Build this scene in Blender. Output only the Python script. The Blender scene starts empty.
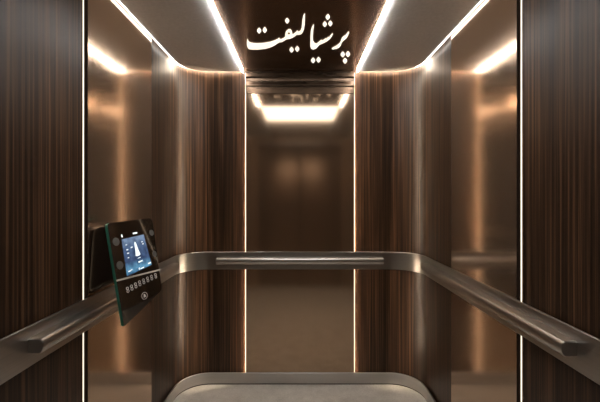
import bpy, bmesh, math, random
from mathutils import Vector
random.seed(3)
S = bpy.context.scene
COL = S.collection
# ------------------------------------------------------------------ measures (metres)
W = 0.87                    # half width of the cabin
D = 2.61                    # camera to rear wall
H = 1.38                    # eye height
F = 354.0                   # focal length in photo pixels (600 wide)
YF = -0.14                  # inner face of the front wall
RC = 0.25 * W               # radius of the rounded rear corners
ZC = H + 1.042 * W         # underside of the side ceiling panels
XI = 0.4800 * W              # inner edge of side ceiling panels
ZR0, ZR1 = H - 0.617 * W, H - 0.470 * W      # handrail plate bottom / top
ZS = H - 1.487 * W          # top of the skirting
LN, LF = 0.5470 * D, 0.784 * D       # mirror panel on the left wall, near and far edge
RN, RF = 0.5355 * D, 0.770 * D       # the same on the right wall

# ------------------------------------------------------------------ materials
def mat(name):
    m = bpy.data.materials.new(name); m.use_nodes = True
    nt = m.node_tree; return m, nt, nt.nodes['Principled BSDF']
def N(nt, t, **kw):
    n = nt.nodes.new(t)
    for k, v in kw.items():
        if k in n.inputs: n.inputs[k].default_value = v
        else: setattr(n, k, v)
    return n
def coords(nt, scale):
    tc = N(nt, 'ShaderNodeTexCoord'); mp = N(nt, 'ShaderNodeMapping')
    mp.inputs['Scale'].default_value = scale
    nt.links.new(tc.outputs['Object'], mp.inputs['Vector']); return mp.outputs[0]
def noise(nt, vec, scale, detail=3.0, rough=0.5):
    n = N(nt, 'ShaderNodeTexNoise'); n.inputs['Scale'].default_value = scale
    n.inputs['Detail'].default_value = detail; n.inputs['Roughness'].default_value = rough
    nt.links.new(vec, n.inputs['Vector']); return n.outputs['Fac']
def ramp(nt, fac, stops):
    r = N(nt, 'ShaderNodeValToRGB'); e = r.color_ramp.elements
    while len(e) < len(stops): e.new(0.5)
    for k, (p, c) in enumerate(stops): e[k].position = p; e[k].color = (*c, 1)
    nt.links.new(fac, r.inputs[0]); return r.outputs[0]
def mix(nt, a, b, fac, mode='MULTIPLY'):
    m = N(nt, 'ShaderNodeMix'); m.data_type = 'RGBA'; m.blend_type = mode
    m.inputs[0].default_value = fac
    nt.links.new(a, m.inputs[6]); nt.links.new(b, m.inputs[7]); return m.outputs[2]

def make_wood():
    m, nt, p = mat('dark_walnut')
    fine = noise(nt, coords(nt, (1, 1, 0.006)), 230, 4, 0.65)
    mid = noise(nt, coords(nt, (1, 1, 0.008)), 85, 4, 0.6)
    broad = noise(nt, coords(nt, (1, 1, 0.03)), 9, 2, 0.5)
    c1 = ramp(nt, mid, [(0.32, (0.0115, 0.0056, 0.0029)), (0.50, (0.043, 0.0220, 0.0118)), (0.68, (0.130, 0.072, 0.039))])
    c2 = ramp(nt, fine, [(0.36, (0.30, 0.28, 0.26)), (0.62, (1.4, 1.36, 1.32))])
    c3 = ramp(nt, broad, [(0.35, (0.62, 0.60, 0.58)), (0.65, (1.15, 1.12, 1.08))])
    c = mix(nt, mix(nt, c1, c2, 0.85), c3, 1.0)
    nt.links.new(c, p.inputs['Base Color'])
    p.inputs['Roughness'].default_value = 0.38
    p.inputs['Specular IOR Level'].default_value = 0.30
    b = N(nt, 'ShaderNodeBump'); b.inputs['Strength'].default_value = 0.10; b.inputs['Distance'].default_value = 0.0008
    nt.links.new(fine, b.inputs['Height']); nt.links.new(b.outputs[0], p.inputs['Normal'])
    return m
def make_metal(name, col, rough, streak=(1, 1, 1), amount=0.12, scale=300, aniso=0):
    m, nt, p = mat(name)
    n = noise(nt, coords(nt, streak), scale, 3, 0.6)
    lo = tuple(c * (1 - amount) for c in col); hi = tuple(min(1, c * (1 + amount)) for c in col)
    nt.links.new(ramp(nt, n, [(0.3, lo), (0.7, hi)]), p.inputs['Base Color'])
    p.inputs['Metallic'].default_value = 1.0
    mr = N(nt, 'ShaderNodeMapRange')
    k = 1 if amount > 0 else 0
    mr.inputs[3].default_value = rough * (1 - 0.12 * k); mr.inputs[4].default_value = rough * (1 + 0.12 * k)
    nt.links.new(n, mr.inputs[0]); nt.links.new(mr.outputs[0], p.inputs['Roughness'])
    return m
def make_emit(name, col, s):
    m, nt, p = mat(name)
    p.inputs['Base Color'].default_value = (0.8, 0.78, 0.72, 1)
    p.inputs['Emission Color'].default_value = (*col, 1); p.inputs['Emission Strength'].default_value = s
    return m
def make_plain(name, col, rough=0.5, metal=0.0, spec=0.5, coat=0.0):
    m, nt, p = mat(name)
    n = noise(nt, coords(nt, (1, 1, 1)), 60, 3, 0.5)
    lo = tuple(c * 0.94 for c in col); hi = tuple(min(1, c * 1.06) for c in col)
    nt.links.new(ramp(nt, n, [(0.3, lo), (0.7, hi)]), p.inputs['Base Color'])
    p.inputs['Roughness'].default_value = rough; p.inputs['Metallic'].default_value = metal
    p.inputs['Specular IOR Level'].default_value = spec; p.inputs['Coat Weight'].default_value = coat
    return m
def make_floor():
    m, nt, p = mat('pale_stone_floor')
    a = noise(nt, coords(nt, (1, 1, 1)), 9, 6, 0.62); b = noise(nt, coords(nt, (1, 1, 1)), 90, 3, 0.6)
    c = mix(nt, ramp(nt, a, [(0.3, (0.62, 0.585, 0.53)), (0.7, (0.82, 0.785, 0.725))]),
            ramp(nt, b, [(0.3, (0.86, 0.86, 0.86)), (0.7, (1.05, 1.05, 1.05))]), 1.0)
    nt.links.new(c, p.inputs['Base Color']); p.inputs['Roughness'].default_value = 0.5
    return m
WOOD = make_wood()
BRONZE = make_metal('bronze_mirror', (0.46, 0.335, 0.235), 0.10, (1, 1, 0.02), 0.03, 400)
BRONZE_SIDE = make_metal('copper_bronze_mirror', (0.58, 0.42, 0.30), 0.14, (1, 1, 0.02), 0.03, 400)
BRONZE_FRONT = make_metal('front_bronze', (0.46, 0.345, 0.26), 0.36, (1, 1, 0.02), 0.05, 300)
DOORM = make_metal('door_bronze', (0.25, 0.18, 0.13), 0.30, (1, 1, 0.02), 0.05, 300)
CEIL_DARK = make_metal('dark_bronze_ceiling', (0.23, 0.14, 0.09), 0.22, (1, 1, 1), 0.03, 60)
STEEL = make_metal('brushed_steel', (0.50, 0.49, 0.475), 0.29, (.12, .12, 30), 0.10, 22)
GRIP = make_metal('satin_steel_grip', (0.52, 0.50, 0.475), 0.31, (.5, .5, 30), 0.0, 3)
STEEL_SK = make_metal('skirting_steel', (0.54, 0.53, 0.515), 0.38, (.12, .12, 30), 0.08, 22)
HEADER = make_metal('dark_bronze_header', (0.10, 0.07, 0.05), 0.28, (0.1, 1, 1), 0.05, 60)
GROOVE = make_plain('groove_brown', (0.014, 0.007, 0.004), 0.8, 0.0, 0.1)
DARK = make_plain('shadow_black', (0.012, 0.009, 0.007), 0.7)
SHELL = make_plain('lift_shell_metal', (0.05, 0.038, 0.03), 0.6)
PANEL_W = make_plain('satin_white_ceiling', (0.76, 0.75, 0.735), 0.30)
FLOOR = make_floor()
LED = make_emit('led_side', (1.0, 0.87, 0.66), 0.72)
LED_BACK = make_emit('led_back', (1.0, 0.76, 0.52), 1.3)
LED_TAPE = make_emit('led_tape', (1.0, 0.78, 0.55), 230.0)
LED_CEIL = make_emit('led_ceiling', (1.0, 0.97, 0.93), 36.0)
LED_SIDE = make_emit('led_side_ceiling', (1.0, 0.96, 0.90), 4.0)
LED_COVE = make_emit('led_cove', (1.0, 0.84, 0.66), 45.0)
LIGHTP = make_emit('light_panel_diffuser', (1.0, 0.97, 0.93), 3.4)
LETTER = make_emit('sign_letters', (1.0, 0.90, 0.76), 0.64)
HOUSING = make_plain('dark_bronze_housing', (0.10, 0.078, 0.06), 0.25, 0.8)
GLASSF = make_plain('black_glass', (0.012, 0.009, 0.006), 0.05, 0.0, 0.5)
GLASSF.node_tree.nodes['Principled BSDF'].inputs['IOR'].default_value = 2.8
def make_edge():
    m, nt, p = mat('green_glass_edge')
    p.inputs['Base Color'].default_value = (0.10, 0.50, 0.38, 1); p.inputs['Roughness'].default_value = 0.12
    p.inputs['Transmission Weight'].default_value = 0.35; p.inputs['IOR'].default_value = 1.5
    return m
EDGE = make_edge()
PALE_STRIP = make_plain('pale_strip', (0.70, 0.67, 0.61), 0.45, 0.4)
PRINT = make_plain('white_print', (0.6, 0.6, 0.58), 0.5)
GREY = make_plain('grey_sensor', (0.10, 0.098, 0.09), 0.4)
def make_screen():
    m, nt, p = mat('lit_blue_screen')
    tc = N(nt, 'ShaderNodeTexCoord')
    sep = N(nt, 'ShaderNodeSeparateXYZ'); nt.links.new(tc.outputs['UV'], sep.inputs[0])
    g = N(nt, 'ShaderNodeValToRGB'); e = g.color_ramp.elements
    for pz in (0.12, 0.35, 0.7): e.new(pz)
    cols = [(0.02, 0.06, 0.13), (0.10, 0.27, 0.42), (0.035, 0.06, 0.13), (0.06, 0.10, 0.19), (0.15, 0.21, 0.31)]
    for k, c in enumerate(cols): e[k].color = (*c, 1)
    e[1].position = 0.13; e[2].position = 0.36; e[3].position = 0.7; e[4].position = 1.0
    nt.links.new(sep.outputs[1], g.inputs[0])
    mp = N(nt, 'ShaderNodeMapping'); nt.links.new(tc.outputs['UV'], mp.inputs[0])
    w = noise(nt, mp.outputs[0], 6.0, 4, 0.6)
    c = mix(nt, g.outputs[0], ramp(nt, w, [(0.35, (0.5, 0.5, 0.55)), (0.62, (1.5, 1.5, 1.45))]), 0.8)
    p.inputs['Base Color'].default_value = (0.01, 0.012, 0.02, 1); p.inputs['Roughness'].default_value = 0.08
    nt.links.new(c, p.inputs['Emission Color']); p.inputs['Emission Strength'].default_value = 0.62
    return m
SCREEN = make_screen()
ICON = make_emit('screen_icons', (0.80, 0.95, 1.0), 0.5)
ICON_DIM = make_emit('screen_small_icons', (0.7, 0.85, 1.0), 0.4)

CEIL_DARK.node_tree.nodes['Principled BSDF'].inputs['Metallic'].default_value = 0.72
BRONZE_FRONT.node_tree.nodes['Principled BSDF'].inputs['Metallic'].default_value = 0.5
DOORM.node_tree.nodes['Principled BSDF'].inputs['Metallic'].default_value = 0.6
BRONZE.node_tree.nodes['Principled BSDF'].inputs['Metallic'].default_value = 0.95
BRONZE_SIDE.node_tree.nodes['Principled BSDF'].inputs['Metallic'].default_value = 0.90
# ------------------------------------------------------------------ helpers
def link(name, me, m, parent=None, smooth=False):
    o = bpy.data.objects.new(name, me); COL.objects.link(o)
    for mm in (m if isinstance(m, (list, tuple)) else [m]): me.materials.append(mm)
    if parent: o.parent = parent
    if smooth:
        for f in me.polygons: f.use_smooth = True
        me.set_sharp_from_angle(angle=math.radians(32))
    return o
def finish(bm, name, m, parent=None, smooth=False):
    bmesh.ops.remove_doubles(bm, verts=bm.verts, dist=1e-6)
    bmesh.ops.recalc_face_normals(bm, faces=bm.faces)
    me = bpy.data.meshes.new(name); bm.to_mesh(me); bm.free()
    return link(name, me, m, parent, smooth)
def box_into(bm, a, b):
    x0, y0, z0 = a; x1, y1, z1 = b
    v = [bm.verts.new(c) for c in ((x0,y0,z0),(x1,y0,z0),(x1,y1,z0),(x0,y1,z0),(x0,y0,z1),(x1,y0,z1),(x1,y1,z1),(x0,y1,z1))]
    for f in ((3,2,1,0),(4,5,6,7),(0,1,5,4),(1,2,6,5),(2,3,7,6),(3,0,4,7)): bm.faces.new([v[i] for i in f])
def box(name, a, b, m, parent=None, bev=0.0):
    bm = bmesh.new(); box_into(bm, a, b)
    if bev: bmesh.ops.bevel(bm, geom=bm.edges[:], offset=bev, segments=2, affect='EDGES', profile=0.5)
    return finish(bm, name, m, parent, bev > 0)
def path(t0, t1, n_arc=14):
    """U-shaped wall line from left front (t0 = y on left wall) round the rear to the right; gives (point, inward normal).
    t0/t1: ('L', y), ('B', x) or ('R', y)"""
    def key(t):
        s, v = t
        return {'L': v, 'B': 10 + v, 'R': 30 - v}[s]
    pts = []
    pts.append((key(('L', D - RC)), Vector((-W, D - RC)), Vector((1, 0))))
    for k in range(1, n_arc):
        a = math.pi - (math.pi / 2) * k / n_arc
        c = Vector((math.cos(a), math.sin(a)))
        pts.append((5 + k * 0.1, Vector((-W + RC, D - RC)) + c * RC, -c))
    pts.append((key(('B', -W + RC)), Vector((-W + RC, D)), Vector((0, -1))))
    pts.append((key(('B', W - RC)), Vector((W - RC, D)), Vector((0, -1))))
    for k in range(1, n_arc):
        a = math.pi / 2 - (math.pi / 2) * k / n_arc
        c = Vector((math.cos(a), math.sin(a)))
        pts.append((15 + k * 0.1, Vector((W - RC, D - RC)) + c * RC, -c))
    pts.append((key(('R', D - RC)), Vector((W, D - RC)), Vector((-1, 0))))
    def end(t):
        s, v = t
        if s == 'L': return Vector((-W, v)), Vector((1, 0))
        if s == 'R': return Vector((W, v)), Vector((-1, 0))
        return Vector((v, D)), Vector((0, -1))
    k0, k1 = key(t0), key(t1)
    return [end(t0)] + [(p, n) for k, p, n in pts if k0 + 1e-6 < k < k1 - 1e-6] + [end(t1)]
def sweep(name, pth, prof, m, parent=None, smooth=True):
    """prof: closed loop of (inward distance, z)"""
    bm = bmesh.new(); rings = []
    for p, n in pth:
        rings.append([bm.verts.new((p.x + n.x * d, p.y + n.y * d, z)) for d, z in prof])
    L = len(prof)
    for a, b in zip(rings, rings[1:]):
        for i in range(L): bm.faces.new((a[i], a[(i+1) % L], b[(i+1) % L], b[i]))
    bm.faces.new(rings[0]); bm.faces.new(rings[-1][::-1])
    return finish(bm, name, m, parent, smooth)
def rect(d0, d1, z0, z1, b=0.0):
    if not b: return [(d0, z0), (d1, z0), (d1, z1), (d0, z1)]
    return [(d0, z0), (d1 - b, z0), (d1, z0 + b), (d1, z1 - b), (d1 - b, z1), (d0, z1)]
def tag(o, label, cat, group=None):
    o['label'] = label; o['category'] = cat
    if group: o['group'] = group
    return o
def structure(o): o['kind'] = 'structure'; return o
def empty(name, loc):
    o = bpy.data.objects.new(name, None); COL.objects.link(o); o.location = loc; o.empty_display_size = 0.1
    return o
def adopt(root, *parts):
    bpy.context.view_layer.update()
    for p in parts:
        p.parent = root; p.matrix_parent_inverse = root.matrix_world.inverted()

# ------------------------------------------------------------------ room shell
T = 0.012                                  # cladding thickness
ZT = 2.42
structure(box('floor', (-W - 0.08, YF - 0.08, -0.05), (W + 0.08, D + 0.08, 0), FLOOR))
structure(box('ceiling', (-W - 0.08, YF - 0.08, ZT), (W + 0.08, D + 0.08, ZT + 0.04), SHELL))
# shells follow the cladding, set behind it
def shell(name, t0, t1):
    return structure(sweep(name, path(t0, t1), rect(-0.06, -T, 0, ZT), SHELL, None, True))
shell('wall_left', ('L', YF), ('L', D - RC))
shell('wall_right', ('R', D - RC), ('R', YF))
shell('wall_back', ('L', D - RC), ('R', D - RC))

# front wall with the closed sliding door
DX, DZ = 0.728 * W, H + 0.90 * W
bm = bmesh.new()
box_into(bm, (-W, YF - 0.06, 0), (-DX, YF, ZT)); box_into(bm, (DX, YF - 0.06, 0), (W, YF, ZT))
box_into(bm, (-DX, YF - 0.06, DZ), (DX, YF, ZT))
structure(finish(bm, 'wall_front', BRONZE_FRONT))
dr = structure(box('door_1', (-DX, YF - 0.06, 0.0), (DX, YF - 0.052, DZ), DARK))
for s in (-1, 1):
    a, b = sorted((s * 0.006, s * (DX - 0.002)))
    box('door_leaf', (a, YF - 0.05, 0.004), (b, YF - 0.034, DZ - 0.004), DOORM, dr, 0.001)
bm = bmesh.new()
box_into(bm, (-DX - 0.03, YF, DZ + 0.001), (DX + 0.03, YF + 0.012, DZ + 0.026))
structure(finish(bm, 'trim_1', GRIP))

# ------------------------------------------------------------------ wall cladding
ZCLAD = ZT - 0.002
wl = tag(sweep('wood_panel', path(('L', YF + 0.002), ('L', LN - 0.011)), rect(-T, 0, 0.002, ZCLAD, 0.001), WOOD),
         'flat dark walnut wall panel nearest the viewer on the left wall', 'wall panel')
wr = tag(sweep('wood_panel', path(('R', RN - 0.011), ('R', YF + 0.002)), rect(-T, 0, 0.002, ZCLAD, 0.001), WOOD),
         'flat dark walnut wall panel nearest the viewer on the right wall', 'wall panel')
XB = 0.4618 * W
cl = tag(sweep('wood_panel', path(('L', LF + 0.003), ('B', -XB)), rect(-T, 0, 0.002, ZCLAD, 0.0005), WOOD),
         'walnut wall panel curving round the rear left corner of the lift', 'wall panel')
cr = tag(sweep('wood_panel', path(('B', XB), ('R', RF + 0.003)), rect(-T, 0, 0.002, ZCLAD, 0.0005), WOOD),
         'walnut wall panel curving round the rear right corner of the lift', 'wall panel')
MT = 0.013                                 # side mirrors stand proud of the wood
tag(sweep('mirror_panel', path(('L', LN + 0.003), ('L', LF - 0.003)), rect(-T, MT, 0.002, ZC + 0.030, 0.001), BRONZE_SIDE, smooth=False),
    'tall copper bronze mirror panel on the left wall behind the touch panel', 'mirror panel')
tag(sweep('mirror_panel', path(('R', RF - 0.003), ('R', RN + 0.003)), rect(-T, MT, 0.002, ZC + 0.030, 0.001), BRONZE_SIDE, smooth=False),
    'tall copper bronze mirror panel on the right wall', 'mirror panel')
XM = 0.456 * W
tag(box('mirror_panel', (-XM, D - MT, 0.002), (XM, D - 0.0055, ZC), BRONZE),
    'wide dark bronze mirror panel in the middle of the rear wall reflecting the closed door', 'mirror panel')
structure(box('trim_7', (-XM + 0.034, D - 0.0045, 0.002), (XM - 0.034, D + T, ZC), SHELL))
structure(box('trim_8', (-XM - 0.004, D + 0.0005, 0.002), (-XM + 0.0335, D + T, ZC), SHELL)); structure(box('trim_9', (XM - 0.0335, D + 0.0005, 0.002), (XM + 0.004, D + T, ZC), SHELL))
# bronze header above the rear mirror: a moulded upper rail and an added dark band for the ceiling's dark reflection
def bar_x(name, prof, m, x0=-XM, x1=XM, smooth=False):
    bm = bmesh.new()
    rings = [[bm.verts.new((x, D - MT - d, z)) for d, z in prof] for x in (x0, x1)]
    for i in range(len(prof)):
        j = (i + 1) % len(prof); bm.faces.new((rings[0][i], rings[0][j], rings[1][j], rings[1][i]))
    bm.faces.new(rings[0]); bm.faces.new(rings[1][::-1])
    return structure(finish(bm, name, m))
za, zb, zc_, zd = (H + k * W for k in (0.862, 0.918, 0.930, 1.030))
bar_x('trim_2', [(0.001, za), (0.008, za), (0.008, zb), (0.001, zb)], make_metal('dark_reflection_band', (0.11, 0.075, 0.052), 0.25, (0.1, 1, 1), 0.05, 60))
bar_x('trim_6', [(0.001, zb + 0.0005), (0.014, zb + 0.0005), (0.022, zb + 0.004), (0.022, zc_), (0.012, zc_ + 0.004), (0.010, zc_ + 0.030), (0.012, zc_ + 0.050), (0.020, zc_ + 0.062), (0.020, zd), (0.001, zd)],
      HEADER)

# ------------------------------------------------------------------ vertical light strips
def strip(name_label, t0, t1, d0, d1, za, zb, m):
    return tag(sweep('light_strip', path(t0, t1), rect(d0, d1, za, zb), m, smooth=False), name_label, 'light strip')
strip('thin cream vertical light strip on the left wall, between near walnut and mirror panel', ('L', LN - 0.0105), ('L', LN - 0.0005), -T, -0.001, 0.002, ZC + 0.03, LED)
strip('thin cream vertical light strip on the right wall, between near walnut and mirror panel', ('R', RN - 0.0005), ('R', RN - 0.0105), -T, -0.001, 0.002, ZC + 0.03, LED)
for sgn, word in ((-1, 'left'), (1, 'right')):
    root = empty('light_strip', (sgn * XM, D, ZS))
    def sx(a, b): return sorted((sgn * a, sgn * b))
    a, b = sx(XM + 0.0004, XB - 0.0004)
    p1 = box('diffuser', (a, D - MT + 0.001, ZS + 0.001), (b, D - 0.0057, ZC - 0.005), LED_BACK)
    a, b = sx(XM - 0.0125, XM - 0.0065)
    p2 = box('light_tape', (a, D - 0.0050, ZS + 0.001), (b, D - 0.0008, ZC - 0.005), LED_TAPE)
    adopt(root, p1, p2)
    tag(root, 'glowing vertical light strip along the %s edge of the rear mirror' % word, 'light strip')
# dark grooves beside the mirrors
structure(sweep('trim_4', path(('L', LN), ('L', LN + 0.0028)), rect(-T, MT - 0.002, 0.002, ZC), GROOVE, smooth=False))
structure(sweep('trim_5', path(('R', RN + 0.0028), ('R', RN)), rect(-T, MT - 0.002, 0.002, ZC), GROOVE, smooth=False))

# ------------------------------------------------------------------ skirting (baseboards, one per side)
sk = rect(MT + 0.0006, 0.022, 0.008, ZS, 0.0015)
structure(sweep('baseboard_left', path(('L', YF + 0.002), ('L', D - RC)), sk, STEEL_SK))
structure(sweep('baseboard_back', path(('L', D - RC), ('R', D - RC)), sk, STEEL_SK))
structure(sweep('baseboard_right', path(('R', D - RC), ('R', YF + 0.002)), sk, STEEL_SK))
structure(sweep('trim_3', path(('L', YF + 0.002), ('R', YF + 0.002)), rect(MT + 0.0006, 0.017, 0.0, 0.008), DARK))  # recessed black strip, the shadow gap under the skirting put into its colour

# ------------------------------------------------------------------ handrail
rail = empty('handrail', (0, D - 0.02, ZR0))
PT = 0.021
pl = sweep('mounting_plate', path(('L', YF + 0.03), ('R', YF + 0.03), 24), rect(MT + 0.0006, PT, ZR0, ZR1, 0.0015), STEEL)
def grip_prof():
    zc = (ZR0 + ZR1) / 2 + 0.003; h = 0.0235; d1 = 0.069; L = []
    L.append((PT - 0.001, zc - h)); L.append((d1 - 0.014, zc - h))
    for k in range(1, 9):
        a = -math.pi / 2 + math.pi * k / 9
        L.append((d1 - 0.014 + 0.014 * math.cos(a), zc + h * math.sin(a)))
    L.append((d1 - 0.014, zc + h)); L.append((PT - 0.001, zc + h))
    return L
GA, GB = 1.105, 0.905 * D
def with_round_ends(pth, name):
    # the ends close in slightly so each cap has a soft rim
    prof = grip_prof(); zc = (ZR0 + ZR1) / 2 + 0.003
    bm = bmesh.new(); rings = []
    P = [pth[0]] + pth + [pth[-1]]
    (pa, na), (pb, nb) = pth[0], pth[-1]
    ta = (pth[1][0] - pa).normalized() * 0.003; tb = (pb - pth[-2][0]).normalized() * 0.003
    seq = [(pa, na, 0.88), (pa + ta, na, 1.0), (pb - tb, nb, 1.0), (pb, nb, 0.88)]
    for p, n, s in seq:
        ring = []
        for d, z in prof:
            dd = PT - 0.001 + (d - PT + 0.001) * (1 - (1 - s) * 0.35); zz = zc + (z - zc) * s
            ring.append(bm.verts.new((p.x + n.x * dd, p.y + n.y * dd, zz)))
        rings.append(ring)
    L = len(prof)
    for a, b in zip(rings, rings[1:]):
        for i in range(L): bm.faces.new((a[i], a[(i+1) % L], b[(i+1) % L], b[i]))
    bm.faces.new(rings[0]); bm.faces.new(rings[-1][::-1])
    return finish(bm, name, GRIP, None, True)
g1 = with_round_ends(path(('L', GA), ('L', GB)), 'grip_bar')
g2 = with_round_ends(path(('R', GB), ('R', GA - 0.02)), 'grip_bar')
g3 = with_round_ends(path(('B', -0.695 * W), ('B', 0.695 * W)), 'grip_bar')
adopt(rail, pl, g1, g2, g3)
tag(rail, 'brushed steel handrail band running round the walls with three projecting grip bars', 'handrail')

# ------------------------------------------------------------------ ceiling panels
def side_panel(s):
    gap = 0.034 * W; R = RC - gap; xo = W - gap; yb = D - gap
    pts = [(XI, YF + 0.01)]
    pts.append((xo, YF + 0.01))
    for k in range(0, 17):
        a = (math.pi / 2) * k / 16
        pts.append((xo - R + R * math.cos(a), yb - R + R * math.sin(a)))
    pts.append((XI, yb))
    bm = bmesh.new()
    lo = [bm.verts.new((s * x, y, ZC)) for x, y in pts]; hi = [bm.verts.new((s * x, y, ZC + 0.03)) for x, y in pts]
    bm.faces.new(lo); bm.faces.new(hi[::-1])
    n = len(pts)
    for i in range(n): bm.faces.new((lo[i], lo[(i+1) % n], hi[(i+1) % n], hi[i]))
    return finish(bm, 'ceiling_panel', PANEL_W)
yA, yB = 0.335 * D, 0.622 * D
side_word = {-1: 'left', 1: 'right'}
for s in (-1, 1):
    tag(side_panel(s), 'pale satin ceiling panel with a rounded rear corner on the %s of the lit lettering' % side_word[s], 'ceiling panel')
    # inner strip, a slim profile hanging just under the panel edge
    a, b = sorted((s * XI, s * (XI - 0.0045)))
    tag(box('light_strip', (a, yB + 0.002, ZC - 0.006), (b, D - 0.034 * W, ZC + 0.02), LED_CEIL),
        'white light strip between the lettered dark ceiling and the %s pale ceiling panel' % side_word[s], 'light strip')
    sd = 'L' if s < 0 else 'R'
    ends = [(sd, YF + 0.02), (sd, D - RC)]
    if s > 0: ends.reverse()
    tag(sweep('light_strip', path(*ends), rect(0.0250, 0.0292, ZC - 0.003, ZC + 0.01), LED_SIDE, smooth=False),
        'bright light strip where the pale ceiling panel meets the top of the %s wall' % side_word[s], 'light strip')
    ends = [('L', D - RC + 0.001), ('B', -XI)] if s < 0 else [('B', XI), ('R', D - RC + 0.001)]
    tag(sweep('light_strip', path(*ends), rect(0.001, 0.009, ZC + 0.012, ZC + 0.020), LED_COVE, smooth=False),
        'soft warm light strip hidden in the curved gap above the rear %s corner panel' % side_word[s], 'light strip')
xc = XI - 0.005
tag(box('ceiling_panel', (-xc, yB + 0.004, ZC + 0.006), (xc, D - MT - 0.001, ZC + 0.03), CEIL_DARK),
    'dark bronze glossy ceiling panel carrying the lit Persian lettering', 'ceiling panel')
tag(box('ceiling_panel', (-xc, YF + 0.01, ZC + 0.006), (xc, yA - 0.004, ZC + 0.03), BRONZE_FRONT),
    'bronze ceiling strip in front of the door, above the viewer', 'ceiling panel')
structure(sweep('trim_10', path(('L', YF + 0.02), ('B', -XI)), rect(0.001, 0.034, ZC + 0.0315, ZC + 0.038), PANEL_W, smooth=False))  # pale ledge added to close the cove gap and glow from the strips
structure(sweep('trim_11', path(('B', XI), ('R', YF + 0.02)), rect(0.001, 0.034, ZC + 0.0315, ZC + 0.038), PANEL_W, smooth=False))  # same added ledge on the right, catching the strip light
lp = empty('ceiling_light', (0, (yA + yB) / 2, ZC + 0.03))
xc = XI - 0.0008
fr = bmesh.new()
for a, b in (((-xc, yA, ZC + 0.002), (-xc + 0.015, yB, ZC + 0.03)), ((xc - 0.015, yA, ZC + 0.002), (xc, yB, ZC + 0.03)),
             ((-xc + 0.015, yA, ZC + 0.002), (xc - 0.015, yA + 0.03, ZC + 0.03)), ((-xc + 0.015, yB - 0.03, ZC + 0.002), (xc - 0.015, yB, ZC + 0.03))):
    box_into(fr, a, b)
fo = finish(fr, 'frame', BRONZE_FRONT)
di = box('diffuser', (-xc + 0.015, yA + 0.03, ZC + 0.008), (xc - 0.015, yB - 0.03, ZC + 0.02), LIGHTP)
adopt(lp, fo, di)
tag(lp, 'wide glowing ceiling light between the lettering and the door, seen in the rear mirror', 'ceiling light')

# ------------------------------------------------------------------ lit lettering on the ceiling
ZL = ZC + 0.006
def cpt(px, py):
    """photo measure of a letter point -> (x, y) on the ceiling"""
    t = (ZL - 0.006 - H) / (196.0 - py)
    return ((px - 300) * t, F * t)
taf = [(247.6,39),(248.4,41.5),(250.2,43.2),(254,44),(258,44.2),(263,43.9),(268,43.2),(272,42.2),(275,41),(277.5,39.9),(278.8,38.4),(279.7,39),
 (279.9,40),(281.2,39.8),(283,39.1),(284.8,38.0),(285.0,36.2),(285.1,34.2),(286.1,31.8),(288.2,30.1),(290.3,29.9),(291.8,31.3),(292.5,33.6),(292.7,35.0),
 (294.2,34.1),(296,32.7),(297,31.1),(297.8,31.6),(298.4,32.4),(300.1,31.6),(301.3,29),(301.8,25),(302.2,20),(303,16.5),(304.9,13.6),(305.3,15),
 (305.2,20),(305,25),(304.4,29),(303.1,32.5),(301.3,34.7),(298.6,35.4),(297,35.2),(295,36.8),(292,38.6),(289,39.5),(286.5,39.9),(284,41.5),(281.5,42.9),
 (279.6,42.7),(277.5,44),(274,46.4),(270,48.1),(265,49.4),(258,50.1),(252,50),(248.8,49.5),(247.2,47.5),(246.6,44),(246.9,41)]
hole = [(288.9 + 1.15 * math.cos(a), 34.1 + 1.25 * math.sin(a)) for a in [k * math.pi / 4 for k in range(8)]]
shia = [(313.4,24.7),(314.2,26),(313.6,30.8),(313.1,36.7),(313.3,41.4),(314.7,43.7),(316.4,44.3),(318.7,42.6),(320.5,41.1),(321.4,40.4),(322.4,41.2),(324.5,39.8),(325.4,38.9),(326.3,39.4),
 (327.5,38.2),(328.3,37.6),(329.1,37.9),(331.2,35),(332.8,33.7),(333.2,34.6),(331.4,38),(329.5,40),(327,41.9),(323,43.9),(319.5,45.4),(316.6,48.8),(313.4,50.1),(311,49.2),(310,46.9),(310.1,44),(310.2,38),(310.5,32),(311.6,28)]
re_ = [(348.7,31.8),(349.4,33),(348.2,36.2),(346.4,39),(343.8,41),(342.5,42.2),(340.8,46.2),(339.2,48),(336.8,49.2),(332.5,50),(331.5,49),(334,47.6),(336.6,46.2),(339.8,43.6),(340.9,41),(341.7,38.7),(343.3,37),(345.4,35.8),(346.9,34)]
def dot_outline(cx, cy, rx=2.5, ry=2.95):
    out = []
    for k in range(20):
        a = 2 * math.pi * k / 20 + 0.2
        c, s_ = math.cos(a), math.sin(a)
        r = 1.0 / (abs(c) ** 1.15 + abs(s_) ** 1.15) ** (1 / 1.15)
        out.append((cx + rx * r * c, cy + ry * r * s_))
    return out
def fill(name, loops, m, z_lo, z_hi):
    cu = bpy.data.curves.new(name, 'CURVE'); cu.dimensions = '2D'; cu.fill_mode = 'BOTH'
    cu.extrude = (z_hi - z_lo) / 2; cu.offset = -0.0015
    for lp_ in loops:
        sp = cu.splines.new('POLY'); sp.points.add(len(lp_) - 1)
        for k, (x, y) in enumerate(lp_): sp.points[k].co = (x, y, 0, 1)
        sp.use_cyclic_u = True
    tmp = bpy.data.objects.new('tmp', cu); COL.objects.link(tmp)
    dg = bpy.context.evaluated_depsgraph_get(); ev = tmp.evaluated_get(dg)
    me = bpy.data.meshes.new_from_object(ev); bpy.data.objects.remove(tmp)
    for v in me.vertices: v.co.z += (z_lo + z_hi) / 2
    me.name = name; me.materials.clear()
    return link(name, me, m)
sign = empty('illuminated_sign', (cpt(300, 40)[0], cpt(300, 40)[1], ZL))
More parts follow.
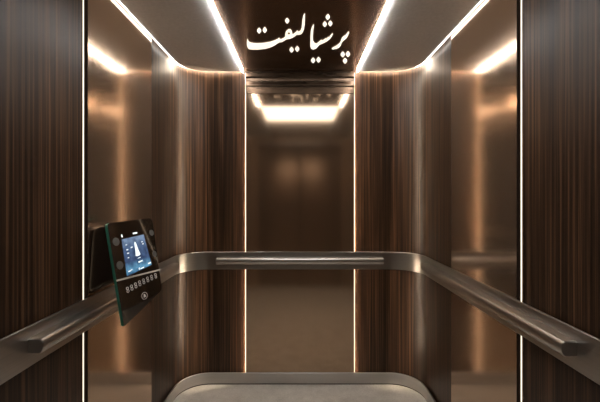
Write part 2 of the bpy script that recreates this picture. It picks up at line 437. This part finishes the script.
parts = [fill('letter', [[cpt(*p) for p in taf], [cpt(*p) for p in hole]], LETTER, ZL - 0.004, ZL - 0.0005),
         fill('letter', [[cpt(*p) for p in shia]], LETTER, ZL - 0.004, ZL - 0.0005),
         fill('letter', [[cpt(*p) for p in re_]], LETTER, ZL - 0.004, ZL - 0.0005)]
for c in ((327.7,17.9),(324.8,24.9),(330.3,24.2),(342.7,55.1),(347.9,54.7),(345,61.5),(313.1,61),(318.5,60.4),(291.6,50.4),(297.2,49.6),(287.2,21.5),(259.2,31.4),(264.8,30.8)):
    parts.append(fill('dot', [[cpt(*p) for p in dot_outline(*c)]], LETTER, ZL - 0.004, ZL - 0.0005))
adopt(sign, *parts)
tag(sign, 'glowing cream Persian calligraphy fixed to the dark ceiling above the rear mirror', 'sign')

# ------------------------------------------------------------------ touch panel on the left wall
P0 = Vector((-0.786, 1.435, 1.267)); hv = Vector((0.063, 0.271, 0.007)); vv = Vector((0.09, -0.035, -0.405))
hN = hv.normalized(); nN = hv.cross(vv).normalized()
if nN.x < 0: nN = -nN
vN = nN.cross(hN).normalized()
if vN.z > 0: vN = -vN
CAM = Vector((0, 0, H))
def on_plane(px, py, off=0.0):
    """photo measure of a point on the glass -> real point on the glass plane"""
    r = Vector(((px - 300) / F, 1.0, (196.0 - py) / F))
    t = (P0 - CAM).dot(nN) / r.dot(nN)
    return CAM + r * t + nN * off
def slab(name, loop, off0, off1, m, edge=None, uv=None):
    """prism on the glass plane from offset off0 (back) to off1 (front)"""
    bm = bmesh.new()
    back = [bm.verts.new(p + nN * off0) for p in loop]; front = [bm.verts.new(p + nN * off1) for p in loop]
    ff = bm.faces.new(front); bm.faces.new(back[::-1]); n = len(loop); sides = []
    for i in range(n): sides.append(bm.faces.new((back[i], back[(i+1) % n], front[(i+1) % n], front[i])))
    mats = [m]
    if edge:
        mats.append(edge)
        for f in sides: f.material_index = 1
    if uv:
        L = bm.loops.layers.uv.new('UVMap')
        for f in bm.faces:
            for l in f.loops:
                q = l.vert.co - uv[0]; l[L].uv = (q.dot(hN) / uv[1], -q.dot(-vN) * -1 / uv[2] if False else 1 - q.dot(vN) / uv[2])
    bmesh.ops.recalc_face_normals(bm, faces=bm.faces)
    me = bpy.data.meshes.new(name); bm.to_mesh(me); bm.free()
    return link(name, me, mats)
def rounded(corners, r, seg=5):
    out = []; n = len(corners)
    for i in range(n):
        p, a, b = corners[i], corners[i-1], corners[(i+1) % n]
        rr = r[i] if isinstance(r, (list, tuple)) else r
        u = (a - p).normalized() * rr; w = (b - p).normalized() * rr
        for k in range(seg + 1):
            t = k / seg
            out.append((p + u) * (1-t)**2 + p * 2*t*(1-t) + (p + w) * t**2)
    return out
dev = empty('lift_touch_panel', (-0.80, 1.56, 1.05))
G = [on_plane(106, 223.5), on_plane(151.5, 218), on_plane(161, 290), on_plane(123, 327)]
gl = slab('glass_front', rounded(G, [0.018, 0.03, 0.02, 0.012]), -0.008, 0.005, GLASSF, EDGE)
# housing between wall and glass
A = [on_plane(107.5, 225.0, -0.0085), on_plane(147, 222.5, -0.0085), on_plane(150, 262, -0.0085), on_plane(115.5, 283, -0.0085)]
xw = -W + MT + 0.0008
B = [Vector((xw, 1.445, 1.252)), Vector((xw, 1.70, 1.252)), Vector((xw, 1.69, ZR1 + 0.01)), Vector((xw, 1.432, ZR1 + 0.01))]
A2 = rounded(A, 0.02, 4); B2 = rounded(B, 0.03, 4)
mid = [a.lerp(b, 0.35) + Vector((0, -0.004, 0.006)) for a, b in zip(A2, B2)]
bm = bmesh.new(); rg = [[bm.verts.new(p) for p in L] for L in (A2, mid, B2)]
n = len(A2)
for a, b in zip(rg, rg[1:]):
    for i in range(n): bm.faces.new((a[i], a[(i+1) % n], b[(i+1) % n], b[i]))
bm.faces.new(rg[0]); bm.faces.new(rg[-1][::-1])
hs = finish(bm, 'housing', HOUSING, None, True)
# screen
SC = [on_plane(120.6, 239.7), on_plane(142.6, 234.6), on_plane(150.6, 265.0), on_plane(126.0, 276.5)]
wU = (SC[1] - SC[0]).length; hU = (SC[3] - SC[0]).length
scr = slab('screen', SC, 0.0052, 0.0062, SCREEN, None, (SC[0], wU, hU))
def quad_at(u, v):   # u, v in 0..1 across the screen, v from the top
    return (SC[0].lerp(SC[1], u)).lerp(SC[3].lerp(SC[2], u), v)
def shape(name, uvs, m, parent):
    o = slab(name, [quad_at(u, v) for u, v in uvs], 0.0063, 0.0068, m); return o
tower = shape('tower_picture', [(0.44,0.56),(0.47,0.40),(0.48,0.24),(0.50,0.16),(0.54,0.16),(0.57,0.26),(0.60,0.42),(0.64,0.56),(0.60,0.58),(0.50,0.58)], ICON, scr)
icons = []
for u, v, w_, h_ in ((0.12,0.16,.05,.03),(0.12,0.30,.07,.03),(0.12,0.40,.08,.03),(0.12,0.52,.05,.03),(0.30,0.27,.08,.03),(0.80,0.20,.06,.025),(0.82,0.27,.06,.025),
                     (0.50,0.64,.12,.015),(0.50,0.74,.17,.04),(0.06,0.88,.10,.035),(0.16,0.87,.06,.03),(0.86,0.90,.13,.04),(0.46,0.92,.05,.06),(0.53,0.95,.14,.03)):
    icons.append(shape('screen_icon', [(u,v),(u+w_,v),(u+w_,v+h_),(u,v+h_)], ICON_DIM if w_ < .12 else ICON, scr))
bpy.context.view_layer.update()
for o in [tower] + icons: o.parent = scr
# status marks above the screen
marks = []
for px, py, w_, h_ in ((120.8, 236.2, 0.006, 0.012), (134.0, 233.4, 0.028, 0.007)):
    c = on_plane(px, py)
    marks.append(slab('status_mark', [c - hN*w_/2 - vN*h_/2, c + hN*w_/2 - vN*h_/2, c + hN*w_/2 + vN*h_/2, c - hN*w_/2 + vN*h_/2], 0.0052, 0.0060, ICON))
# sensors
sens = []
for px, py, r in ((115.0, 242.0, 0.017), (118.8, 265.5, 0.017), (150.6, 233.0, 0.014), (153.5, 254.0, 0.014)):
    c = on_plane(px, py)
    sens.append(slab('sensor', [c + hN*r*math.cos(a)*1.1 + vN*r*math.sin(a) for a in [2*math.pi*k/20 for k in range(20)]], 0.0052, 0.0060, GREY))
# thin bright strip across the glass
a0, a1 = on_plane(115.2, 281.0), on_plane(159.2, 269.8)
tt = (a1 - a0).normalized(); pp = nN.cross(tt).normalized() * 0.0035
stp = slab('bright_strip', [a0 - pp, a1 - pp, a1 + pp, a0 + pp], 0.0053, 0.0085, PALE_STRIP)
# row of eight round buttons, each a printed ring with a digit like mark
def ring(bm, c, r0, r1, o0, o1, sx=1.0, a0=0.0, a1=2*math.pi, seg=20):
    closed = abs(a1 - a0 - 2*math.pi) < 1e-6
    rows = []
    for k in range(seg + (0 if closed else 1)):
        a = a0 + (a1 - a0) * k / seg
        e = hN * math.cos(a) * sx + vN * math.sin(a)
        rows.append([bm.verts.new(c + e*r0 + nN*o0), bm.verts.new(c + e*r1 + nN*o0), bm.verts.new(c + e*r1 + nN*o1), bm.verts.new(c + e*r0 + nN*o1)])
    m_ = len(rows)
    for k in range(m_ if closed else m_ - 1):
        a, b = rows[k], rows[(k+1) % m_]
        for i in range(4): bm.faces.new((a[i], a[(i+1)%4], b[(i+1)%4], b[i]))
    if not closed: bm.faces.new(rows[0]); bm.faces.new(rows[-1][::-1])
btn = []
for k in range(8):
    t = k / 7
    c = on_plane(126.6 + (154.6 - 126.6) * t, 290.0 + (276.0 - 290.0) * t - 0.5 * math.sin(math.pi * t))
    bm = bmesh.new()
    ring(bm, c + vN * -0.0058, 0.0040, 0.0064, 0.0052, 0.0062, 1.2)
    ring(bm, c + vN * 0.0058, 0.0040, 0.0064, 0.0052, 0.0062, 1.2)
    btn.append(finish(bm, 'floor_button', PRINT))
c = on_plane(143.5, 296.0)
bm = bmesh.new(); ring(bm, c, 0.0135, 0.0155, 0.0052, 0.0060, 1.25)
ab = finish(bm, 'alarm_button', PRINT)
bell = slab('bell_mark', [c + hN*u + vN*v for u, v in ((-0.008,0.006),(-0.005,-0.001),(-0.004,-0.006),(0,-0.009),(0.005,-0.006),(0.006,-0.001),(0.009,0.006))], 0.0052, 0.0062, PRINT)
bell.parent = ab
adopt(dev, gl, hs, scr, stp, ab, *marks, *sens, *btn)
tag(dev, 'tilted black glass touch panel with green edges and a lit blue screen', 'control panel')
stp['label'] = 'thin bright strip'; scr['label'] = 'lit blue screen with a white tower picture'

# ------------------------------------------------------------------ world, camera, view
w = bpy.data.worlds.new('World'); S.world = w; w.use_nodes = True
w.node_tree.nodes['Background'].inputs[0].default_value = (0.01, 0.01, 0.01, 1)
cam = bpy.data.cameras.new('Camera'); co = bpy.data.objects.new('Camera', cam); COL.objects.link(co)
co.location = (0, 0, H); co.rotation_euler = (math.pi / 2, 0, 0)
cam.sensor_width = 36; cam.lens = 36 * F / 600; cam.shift_y = -5 / 600; cam.clip_start = 0.01
S.camera = co
S.view_settings.view_transform = 'Standard'; S.view_settings.look = 'None'
S.view_settings.exposure = 0.85; S.view_settings.gamma = 1.0; S.view_settings.use_curve_mapping = False
S.cycles.sample_clamp_indirect = 6.0
S.cycles.max_bounces = 14; S.cycles.glossy_bounces = 10; S.cycles.diffuse_bounces = 5
